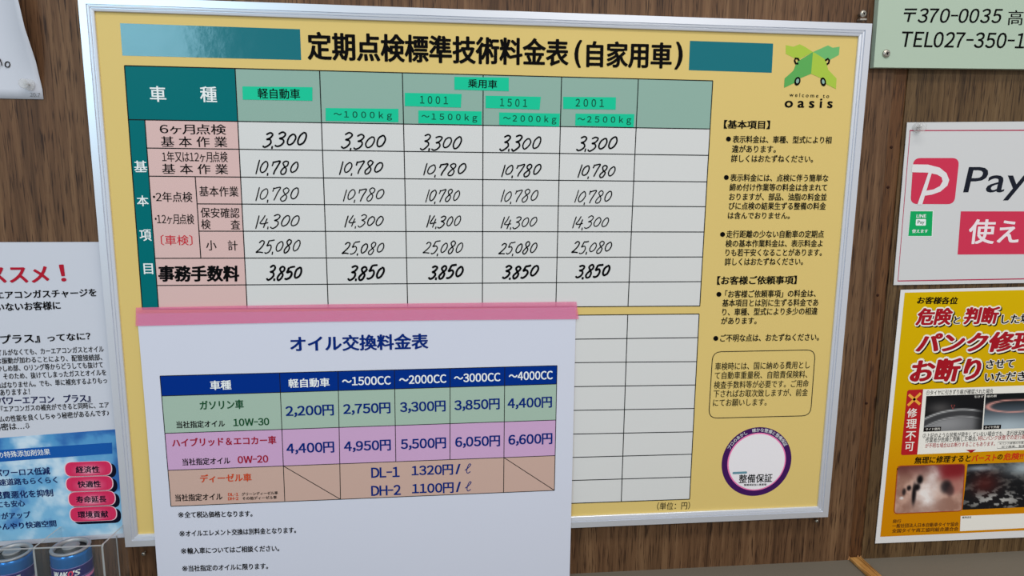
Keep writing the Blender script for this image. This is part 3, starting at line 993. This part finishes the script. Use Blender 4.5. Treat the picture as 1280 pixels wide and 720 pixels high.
lg = P.polys('red_mark', [rounded(zz([(727, 70), (957, 70), (932, 301), (712, 300)]), 0.16, 6)], RED, 1, label='red rounded square mark with white curved letter')
P.polys('mark_letter', [zz([(722, 102), (800, 103), (858, 118), (893, 146), (906, 180), (897, 208), (862, 238), (820, 253), (781, 259), (788, 234), (828, 227), (860, 210), (873, 186), (868, 166), (846, 153), (800, 143), (718, 141)])], mat('payment_white', (214, 210, 212), 0.35), 2, parent=lg)
P.polys('mark_stem', [zz([(803, 141), (819, 144), (771, 303), (747, 303)])], mat('payment_white', (214, 210, 212), 0.35), 3, parent=lg)
P.text('brand_lettering', [('PayPay', 1205, 230, 1364, 229, 42)], mat('blue_black_ink', (22, 26, 38), 0.4), 1, bold=0.006, shear=0.1)
P.polys('red_banner', [[(1201, 264.2), (1395, 264.2), (1393, 317), (1197, 318.2)]], RED, 1)
P.text('banner_lettering', [('使えます', 1211, 289.6, 1340, 289, 31)], mat('banner_white', (226, 214, 218), 0.35), 2, bold=0.02)
stk = P.polys('sticker', [[(1137.6, 263.3), (1166.8, 263.3), (1165.4, 295.8), (1134.6, 295.8)]], WHITEINK, 1, label='small green payment sticker')
P.polys('sticker_face', [[(1138.3, 264), (1166, 264), (1164.7, 295), (1135.4, 295)]], mat('emerald_print', (12, 158, 88), 0.3), 2, parent=stk)
P.text('sticker_lettering', [('LINE', 1145.6, 270, 1157.6, 270, 4.4), ('使えます', 1140, 289, 1160, 288.8, 4.6)], WHITEINK, 3, parent=stk, bold=0.02, each=True)
P.polys('sticker_box', [rounded([(1145, 273.8), (1157.6, 273.8), (1157.2, 282), (1144.6, 282)], 0.15)], WHITEINK, 3, parent=stk)
P.text('sticker_lettering', [('Pay', 1147, 278.2, 1155.6, 278.2, 5.4)], mat('emerald_ink', (20, 110, 66), 0.3), 4, parent=stk, bold=0.01)
push_pin(1146, 159.5, -0.0014, 'clear push pin in the upper left corner of the payment sheet')

# ------------------------------------------------------------------ yellow tyre warning poster, lower right
TP = thing('warning_poster', 'yellow tyre repair warning poster with red outlined headlines, lower right', 'poster', (0.95, 0, TL.z - 0.56))
T = Sheet((0, -0.0008, 0), root=TP)
T.plate('paper', [(1126, 362.3), (1400, 356), (1396, 667), (1094, 679.3)], mat('poster_white', (214, 212, 212), 0.4), 0.0005)


def ygrad(s, t):
    return mixc(mixc((204, 168, 0), (200, 158, 0), t * 2), (196, 126, 4), (t - 0.42) / 0.4)


T.picture('yellow_ground', [(1131, 365.8), (1396, 360), (1392, 658), (1100.3, 671)], 2, 24, ygrad, layer=1)
PRED = mat('poster_red', (158, 16, 30), 0.4)
PWH = mat('poster_outline_white', (232, 222, 214), 0.4)
PBK = mat('poster_black', (12, 8, 8), 0.4, spec=0.04)
heads = [('危険', 1145, 396, 1191, 395.4, 22.5), ('判断', 1205, 394.8, 1249.5, 394, 22.5), ('パンク修理', 1145, 428.8, 1297, 426.6, 26.5), ('お断り', 1137.5, 464.3, 1226.5, 461, 30.5)]
# headline shadow, outline and face, laid over one another in print
T.text('headline_shadow', heads, PBK, 2, bold=0.115, shear=0.12, dx=1.3, dy=1.3, each=True, fit=0.052)
T.text('headline_outline', heads, PWH, 3, bold=0.112, shear=0.12, each=True, fit=0.052)
T.text('headline_lettering', heads, PRED, 4, bold=0.052, shear=0.12, each=True)
smalls = [('と', 1192, 400, 1200.5, 400, 10), ('した場合', 1252, 399, 1302, 398, 12.5), ('させて', 1232.5, 455.5, 1268.5, 454, 11.5), ('いただきます', 1231, 471.6, 1310, 469.4, 12)]
T.text('small_headline_outline', smalls, PWH, 3, bold=0.09, each=True, fit=0.035)
T.text('small_headline', smalls, PBK, 4, bold=0.035, each=True)
T.text('salutation', [('お客様各位', 1146.5, 375.4, 1197.5, 375.8, 9.5)], PBK, 2, bold=0.04, shear=0.12)
T.polys('white_block', [[(1153.8, 486.6), (1395, 477.5), (1391, 557.5), (1146.6, 568)]], PWH, 2)
rb = T.polys('red_side_label', [[(1136, 487.4), (1154, 486.6), (1146.3, 568.2), (1128, 569), (1126.2, 567.3), (1134, 489.3)]], mat('side_label_red', (172, 26, 34), 0.4), 2, label='red vertical side label')
T.lines('cross_mark', [[(1136, 493.2), (1150, 505.4)], [(1151, 491.4), (1134.8, 507)]], mat('cross_orange', (226, 160, 60), 0.4), 0.0030, 3, parent=rb)
T.text('side_lettering', [('修', 1134, 516.3, 1146.3, 515.8, 11.5), ('理', 1133.2, 530, 1145.8, 529.5, 11.5), ('不', 1132, 545, 1144.8, 544.6, 11.5), ('可', 1131, 558.4, 1142.6, 558, 11.5)], PWH, 3, parent=rb, bold=0.014)


def ph1(s, t):
    r = math.hypot((s - 0.62) * 1.15, (t - 1.75) * 0.95)
    c = mixc((22, 22, 24), (70, 68, 68), blob(s, t, 0.25, 0.35, 0.2, 0.16))
    c = mixc(c, (60, 60, 62), sstep(1.30, 1.24, r))
    c = mixc(c, (150, 150, 152), sstep(1.1, 1.02, r) * (0.35 + 0.5 * blob(s, t, 0.35, 0.8, 0.5, 0.3)))
    c = mixc(c, (200, 200, 200), blob(r, 0, 1.27, 0, 0.022, 1) * 0.85)
    c = mixc(c, (200, 200, 200), blob(r, 0, 1.08, 0, 0.02, 1) * 0.6)
    return mixc(c, (20, 20, 22), sstep(0.8, 1.0, s) * 0.8)


def ph2(s, t):
    c = mixc((20, 22, 24), (62, 70, 78), sstep(0.10, 0.45, t))
    c = mixc(c, (176, 190, 198), sstep(0.35, 0.95, t) * (0.9 - 0.5 * abs(s - 0.3)))
    k = math.hypot((s - 0.38) / 0.34, (t - 0.36) / 0.17)
    c = mixc(c, (214, 150, 140), blob(k, 0, 1, 0, 0.11, 1) * 0.9)
    return c


def spot(s, t, cs, ct, rs, rt):
    """like blob, with a firmer edge"""
    return math.exp(-(((s - cs) / rs) ** 2 + ((t - ct) / rt) ** 2) ** 2.2)


def ph3(s, t):
    n = 0.5 + 0.5 * mn.fractal(Vector((s * 4, t * 3, 1.2)), 1.0, 2.0, 4)
    n2 = 0.5 + 0.5 * mn.fractal(Vector((s * 9, t * 7, 5.2)), 0.9, 2.0, 4)
    c = mixc((146, 108, 94), (188, 150, 134), sstep(0.3, 0.7, n))
    c = mixc(c, (92, 46, 44), sstep(0.34, 0.0, t) * 0.85)
    c = mixc(c, (120, 26, 32), spot(s, t, 0.82, 0.12, 0.26, 0.24) * 0.9)
    c = mixc(c, (150, 84, 78), spot(s, t, 0.86, 0.45, 0.16, 0.2) * 0.6)
    c = mixc(c, (34, 26, 28), spot(s, t, 0.74, 0.47, 0.09, 0.15))
    c = mixc(c, (64, 44, 44), spot(s, t, 0.81, 0.56, 0.06, 0.12) * 0.8)
    c = mixc(c, (228, 218, 214), min(1, blob(s, t, 0.46, 0.60, 0.17, 0.34) * (0.6 + 0.8 * n2)))
    c = mixc(c, (212, 196, 192), min(1, blob(s, t, 0.54, 0.22, 0.10, 0.25) * (0.3 + 0.7 * n2)))
    c = mixc(c, (18, 16, 18), spot(s, t, 0.345, 0.30, 0.05, 0.10))
    c = mixc(c, (26, 22, 24), spot(s, t, 0.27, 0.60, 0.035, 0.24))
    c = mixc(c, (24, 20, 22), spot(s, t, 0.31, 0.46, 0.05, 0.08))
    c = mixc(c, (26, 22, 24), spot(s, t, 0.19, 0.47, 0.035, 0.06))
    c = mixc(c, (36, 30, 32), spot(s, t, 0.12, 0.55, 0.03, 0.08) * 0.9)
    return mixc(c, (214, 206, 204), spot(s, t, 0.09, 0.68, 0.03, 0.03))


def ph4(s, t):
    n = 0.5 + 0.5 * mn.fractal(Vector((s * 9, t * 8, 8.2)), 0.8, 2.2, 5)
    c = mixc((26, 26, 28), (74, 72, 70), sstep(0.45, 0.75, n))
    c = mixc(c, (168, 182, 188), blob(s, t, 0.62, 0.12, 0.22, 0.16) * 0.9)
    c = mixc(c, (150, 160, 168), blob(s, t, 0.14, 0.10, 0.16, 0.06) * 0.9)
    c = mixc(c, (74, 30, 28), blob(s, t, 0.2, 0.45, 0.14, 0.24) * 0.85)
    c = mixc(c, (170, 168, 164), (1 if n > 0.58 else 0) * blob(s, t, 0.35, 0.82, 0.32, 0.18))
    return mixc(c, (14, 14, 16), blob(s, t, 0.85, 0.68, 0.2, 0.2))


T.picture('tyre_photo', [(1158, 495), (1230.8, 492.6), (1227.4, 537), (1154.2, 539.7)], 48, 30, ph1, layer=3, label='black and white photo of a tyre sidewall')
T.picture('tyre_photo', [(1232.2, 492.5), (1330, 489.2), (1326, 533.5), (1229, 537)], 48, 30, ph2, layer=3, label='photo of a tyre tread with a red oval')
T.picture('accident_photo', [(1122.3, 583), (1206, 580.4), (1202.3, 638.2), (1118, 641.8)], 60, 44, ph3, layer=3, label='pinkish photo of white smoke in a workshop')
T.picture('accident_photo', [(1209.6, 580.2), (1330, 576), (1325, 632), (1203.3, 637.2)], 80, 50, ph4, layer=3, label='dark photo of a wrecked workshop')
T.lines('photo_frame', [(lambda q: q + [q[0], q[1]])(rounded([(1122, 582.6), (1206.3, 580), (1202.6, 638.6), (1117.6, 642.2)], 0.08))], mat('brick_print', (160, 70, 30), 0.4), 0.001, 4)
for _q in ([(1155, 534.2), (1176.5, 533.4), (1176, 538.7), (1154.4, 539.6)], [(1229.6, 531.6), (1251.5, 530.8), (1251, 536), (1229.2, 536.9)]):
    T.polys('photo_caption_box', [_q], PBK, 4)
T.text('photo_caption', [('サイド部内', 1157, 536.7, 1175, 535.9, 3.2), ('タイヤ外面', 1231, 534.4, 1249, 533.6, 3.2), ('引きずり痕の例', 1218, 496, 1245.5, 495, 3)], PWH, 5, bold=0.01, each=True)
T.lines('pointer_mark', [[(1189, 506.4), (1193.6, 506.3), (1191, 511.4), (1189, 506.4), (1193.6, 506.3)]], mat('pointer_red', (196, 90, 84), 0.4), 0.0005, 4)
T.text('body_text', [('①タイヤに引きずり痕が確認された場合', 1158, 491, 1241.6, 488.8, 6.2), ('②上記のような状態が発生していない場合でも、走行状況等で', 1153.6, 544.7, 1286, 540.8, 6.2), ('作業者が危険と判断した場合。', 1157, 550.5, 1221.5, 548.2, 6.2)], PBK, 3, bold=0.008, each=True)
T.text('red_body_text', [('特にパンク状態での走行距離', 1222.6, 548, 1287, 545.8, 6), ('が不明な場合はお断りすることもあります。', 1156.6, 557.2, 1244, 554.4, 6)], PRED, 3, bold=0.006, each=True)
T.lines('small_note_outline', [[(1330, 549.8), (1247.2, 552.7), (1246.4, 560.6), (1328, 557.5)]], PBK, 0.0004, 3)
T.text('small_note', [('※パンク修理の作業は、最', 1249.5, 554.6, 1290, 553, 2.8), ('近で廃業、整備、修', 1252, 558.6, 1290, 557.2, 2.8)], PBK, 3, each=True)
T.polys('red_arrow', [[(1207.4, 562.4), (1220.2, 561.9), (1214, 566.2)]], PRED, 3)
T.text('lower_headline', [('無理に修理すると', 1143.2, 575.6, 1213.5, 572.8, 9), ('の', 1247, 571.4, 1253.3, 571.2, 6.5)], PBK, 3, bold=0.022, shear=0.1, each=True)
T.text('red_lower_headline', [('バースト', 1214.6, 572.8, 1246, 571.6, 8.5), ('危険!!', 1254.6, 571, 1279.5, 570, 9)], mat('scarlet_print', (196, 40, 22), 0.4), 3, bold=0.022, shear=0.1, each=True)
T.polys('white_name_box', [[(1200.8, 645), (1330, 639.6), (1327, 657.8), (1200, 664)]], PWH, 2)
T.text('publisher_lettering', [('発行', 1115.8, 651.8, 1126.5, 651.4, 4.6), ('一般社団法人日本自動車タイヤ協会', 1115.4, 657.4, 1198.2, 655, 5.2), ('全国タイヤ商工協同組合連合会', 1115, 663.6, 1198, 661, 5.2)], mat('brown_ink', (78, 42, 16), 0.4), 2, bold=0.016, each=True)
T.text('name_box_caption', [('販売店名', 1203, 646.9, 1214, 646.5, 2.6)], PBK, 3, bold=0.012)

# ------------------------------------------------------------------ acrylic can holder with cans, lower left
ACR = clear_mat('clear_acrylic', (150, 158, 160), 0.05, 0.04)
ACRE = clear_mat('acrylic_edge', (170, 172, 172), 0.75, 0.2)
FY = -0.048
hold = thing('can_holder', 'clear acrylic wall holder with compartments, lower left below the leaflet', 'holder', (-0.06, 0, LEDGE))
Wf, Wb = Sheet((0, FY, 0)), Sheet((0, -0.003, 0))
fr = Wf.at(127.5, 681.5)                        # front top right corner
bk = Wb.at(142, 656)
X1, ZF, ZB = fr.x, fr.z, bk.z
f2 = Wf.at(42, 687)
Z0 = LEDGE + 0.001
XD = f2.x
XL = XD - (X1 - XD)


def side(name, x):
    th = 0.0009
    pts = [(-0.0028, Z0), (FY, Z0), (FY, ZF - 0.002), (FY + 0.002, ZF), (-0.0028, ZB)]
    vs = [Vector((x - th, y, z)) for y, z in pts] + [Vector((x + th, y, z)) for y, z in pts]
    k = len(pts)
    bm = bmesh.new()
    bv = [bm.verts.new(v) for v in vs]
    bm.faces.new(bv[:k])
    bm.faces.new(bv[k:][::-1])
    for i in range(k):
        bm.faces.new([bv[i], bv[(i + 1) % k], bv[k + (i + 1) % k], bv[k + i]])
    o = bm_obj(name, bm, ACR, hold)
    vs, fs = [], []
    for i in (1, 2, 3):
        (ya, za), (yb, zb) = pts[i], pts[i + 1]
        b = len(vs)
        vs += [Vector((x - th, ya - 2e-4, za + 1e-4)), Vector((x + th, ya - 2e-4, za + 1e-4)), Vector((x + th, yb - 2e-4, zb + 1e-4)), Vector((x - th, yb - 2e-4, zb + 1e-4))]
        fs.append([b, b + 1, b + 2, b + 3])
    mk('polished_edge', vs, fs, ACRE, o)


for nm, x in (('side_panel', X1), ('divider', XD), ('side_panel', XL)):
    side(nm, x)
fp = bm_obj('front_panel', box_bm(XL, X1, FY - 0.0018, FY - 0.0002, Z0, ZF), ACR, hold)
bm_obj('polished_edge', box_bm(XL, X1, FY - 0.0018, FY - 0.0002, ZF, ZF + 0.0006), ACRE, fp)
bm_obj('base_panel', box_bm(XL, X1, FY, -0.0028, Z0 - 0.0008, Z0 + 0.0008), ACR, hold)
bx_ = Wb.at(147.5, 690).x
bp_ = bm_obj('back_panel', box_bm(XL, bx_, -0.0027, -0.0023, Z0, ZB - 0.012), ACR, hold)
bm_obj('polished_edge', box_bm(bx_ - 0.0008, bx_, -0.0029, -0.0022, Z0, ZB - 0.012), ACRE, bp_)

CANB = mat('can_metallic_blue', (0, 92, 158), 0.2, metal=0.5, spec=0.5, k=0.7)
CANL = mat('can_label_purple', (30, 20, 94), 0.35, spec=0.06)
CANS = mat('can_silver', (150, 152, 155), 0.42, metal=0.5, spec=0.5)
CANP = mat('can_label_pink', (214, 120, 170), 0.3)
RC = 0.0172
CY = -0.0255


def on_can(c, ang, z, r):
    return Vector((c.x + r * math.sin(ang), c.y - r * math.cos(ang), z))


def make_can(px, py, label):
    """px, py: middle of the lid"""
    top = Sheet((0, CY, 0)).at(px, py)
    c = Vector((top.x, CY, Z0 + 0.0009))
    zt = top.z
    r = thing('refrigerant_can', label, 'can', c, 'blue cans in the acrylic holder')
    h = zt - c.z
    prof = [(RC * 0.80, 0.0), (RC * 0.97, 0.0012), (RC, 0.003), (RC, h - 0.0058), (RC * 0.965, h - 0.0034), (RC * 0.90, h - 0.0020)]
    vs, fs = lathe(prof, c, (0, 0, 1), 48)
    mk('can_body', vs, fs[:-1], CANB, r, smooth=True)
    rim = [(RC * 0.90, h - 0.0022), (RC * 0.985, h - 0.0020), (RC * 1.0, h - 0.0008), (RC * 0.96, h), (RC * 0.86, h + 0.0001), (RC * 0.80, h - 0.0010), (RC * 0.78, h - 0.0034)]
    vs, fs = lathe(rim, c, (0, 0, 1), 48)
    mk('can_rim', vs, fs[:-2], CANS, r, smooth=True)
    vs, fs = lathe([(RC * 0.80, h - 0.0046), (RC * 0.79, h - 0.0040), (RC * 0.6, h - 0.0046), (RC * 0.30, h - 0.0044)], c, (0, 0, 1), 40)
    ld = mk('can_lid', vs, fs[:-2], mat('can_lid_dark', (46, 47, 50), 0.45, metal=0.3), r, smooth=True)
    kc = c + Vector((0.0006, -0.0004, 0))
    vs, fs = lathe([(RC * 0.36, h - 0.0046), (RC * 0.40, h - 0.0012), (RC * 0.44, h - 0.0002), (RC * 0.43, h + 0.0006), (RC * 0.30, h + 0.0009), (RC * 0.22, h + 0.0004), (0.0001, h + 0.0003)], kc, (0, 0, 1), 36)
    mk('valve_boss', vs, fs[:-2], mat('can_boss_grey', (132, 134, 136), 0.45, metal=0.3, spec=0.4), ld, smooth=True)
    # printed wrap: purple label from 12 mm below the rim
    n = 48

    def band(nm, z0, z1, rr, m, parent):
        vs = [on_can(c, 2 * math.pi * i / n, z, rr) for z in (z0, z1) for i in range(n)]
        fs = [[i, (i + 1) % n, n + (i + 1) % n, n + i] for i in range(n)]
        return mk(nm, vs, fs, m, parent, smooth=True)
    lb = band('label', c.z + 0.006, zt - 0.0145, RC + 0.00008, CANL, r)
    band('label_stripe', zt - 0.0150, zt - 0.0144, RC + 0.00012, mat('stripe_lilac', (128, 120, 176), 0.3), lb)
    band('label_stripe', zt - 0.0262, zt - 0.0256, RC + 0.00016, mat('stripe_lilac', (128, 120, 176), 0.3), lb)
    band('label_stripe', zt - 0.0300, zt - 0.0270, RC + 0.00016, CANP, lb)
    for s, a0, a1, m, nm in (("WAK", -0.44, 0.30, WHITEINK, 'lettering'), ("O", 0.32, 0.54, mat('can_red', (214, 60, 90), 0.3), 'lettering'), ("'S", 0.56, 0.88, WHITEINK, 'lettering')):
        gv, gf = glyphs(s, 0.0, 0.15)
        xs, ys = [g[0] for g in gv], [g[1] for g in gv]
        w0, w1, h0, h1 = min(xs), max(xs), min(ys), max(ys)
        vs = []
        lf = []
        for q, da in enumerate((-0.018, 0.018, 0.0)):
            b0 = len(vs)
            for gx, gy in gv:
                a = a0 + (a1 - a0) * (gx - w0) / (w1 - w0) + da
                vs.append(on_can(c, a - 0.05, zt - 0.0230 + 0.0058 * (gy - h0) / (h1 - h0), RC + 0.0003 + q * 1e-5))
            lf += [[b0 + t for t in f] for f in gf]
        mk(nm, vs, lf, m, lb)
    return r


make_can(88, 682, 'blue and purple can in the right compartment of the acrylic holder')
make_can(14, 689, 'blue and purple can cut off by the left picture edge, in the left compartment')

# ------------------------------------------------------------------ wooden stick on the ledge, splinters, nails
a = WALL.at(1067.5, 700)
SW = wood_mat('raw_pine_stick', (120, 82, 40), (172, 124, 64), (200, 156, 98), 260)
bm = box_bm(a.x - 0.0065, a.x + 0.0075, -0.40, -0.001, LEDGE + 0.0002, LEDGE + 0.0042, 0.001)
tag(bm_obj('wooden_stick', bm, SW, base=(a.x, -0.2, LEDGE)), 'pale yellow wooden stick lying on the grey ledge, pointing out from the wall', 'stick')
bm = bmesh.new()
for k in range(5):
    x = XJ0 + 0.001 + k * 0.0034 + random.uniform(-.0006, .0006)
    hgt = random.uniform(0.002, 0.008)
    v = [bm.verts.new(Vector(q)) for q in ((x - 0.0017, -0.0004, LEDGE + 0.0003), (x + 0.0017, -0.0004, LEDGE + 0.0003), (x + 0.0017, 0.0022, LEDGE + 0.0003), (x - 0.0017, 0.0022, LEDGE + 0.0003), (x + random.uniform(-.001, .001), 0.0008, LEDGE + hgt))]
    bm.faces.new([v[3], v[2], v[1], v[0]])
    for i in range(4):
        bm.faces.new([v[i], v[(i + 1) % 4], v[4]])
tag(bm_obj('wood_splinters', bm, mat('torn_wood', (178, 128, 84), 0.7), base=(XJ0 + 0.008, 0, LEDGE)), 'torn pale splinters at the foot of the wall joint strip', 'splinter')

RUST = mat('rusty_nail', (48, 26, 18), 0.6)
for (px, py), lb in (((1110, 234), 'rusty nail in the joint strip beside the red payment mark'), ((1114, 184), 'rusty nail in the joint strip level with the top of the payment mark'),
                     ((1097, 369), 'rusty nail in the joint strip beside the top of the yellow poster'), ((1083, 504), 'rusty nail in the joint strip beside the red vertical label')):
    c = Sheet((0, 0.0022, 0)).at(px, py)
    vs, fs = lathe([(0.0007, -0.004), (0.0008, 0.0), (0.0015, 0.0001), (0.0014, 0.0005), (0.0004, 0.0007)], (c.x, 0.0022, c.z), (0, -1, 0), 14)
    tag(mk('nail', vs, fs, RUST, base=(c.x, 0.0022, c.z), smooth=True), lb, 'nail', 'nails down the joint strip')
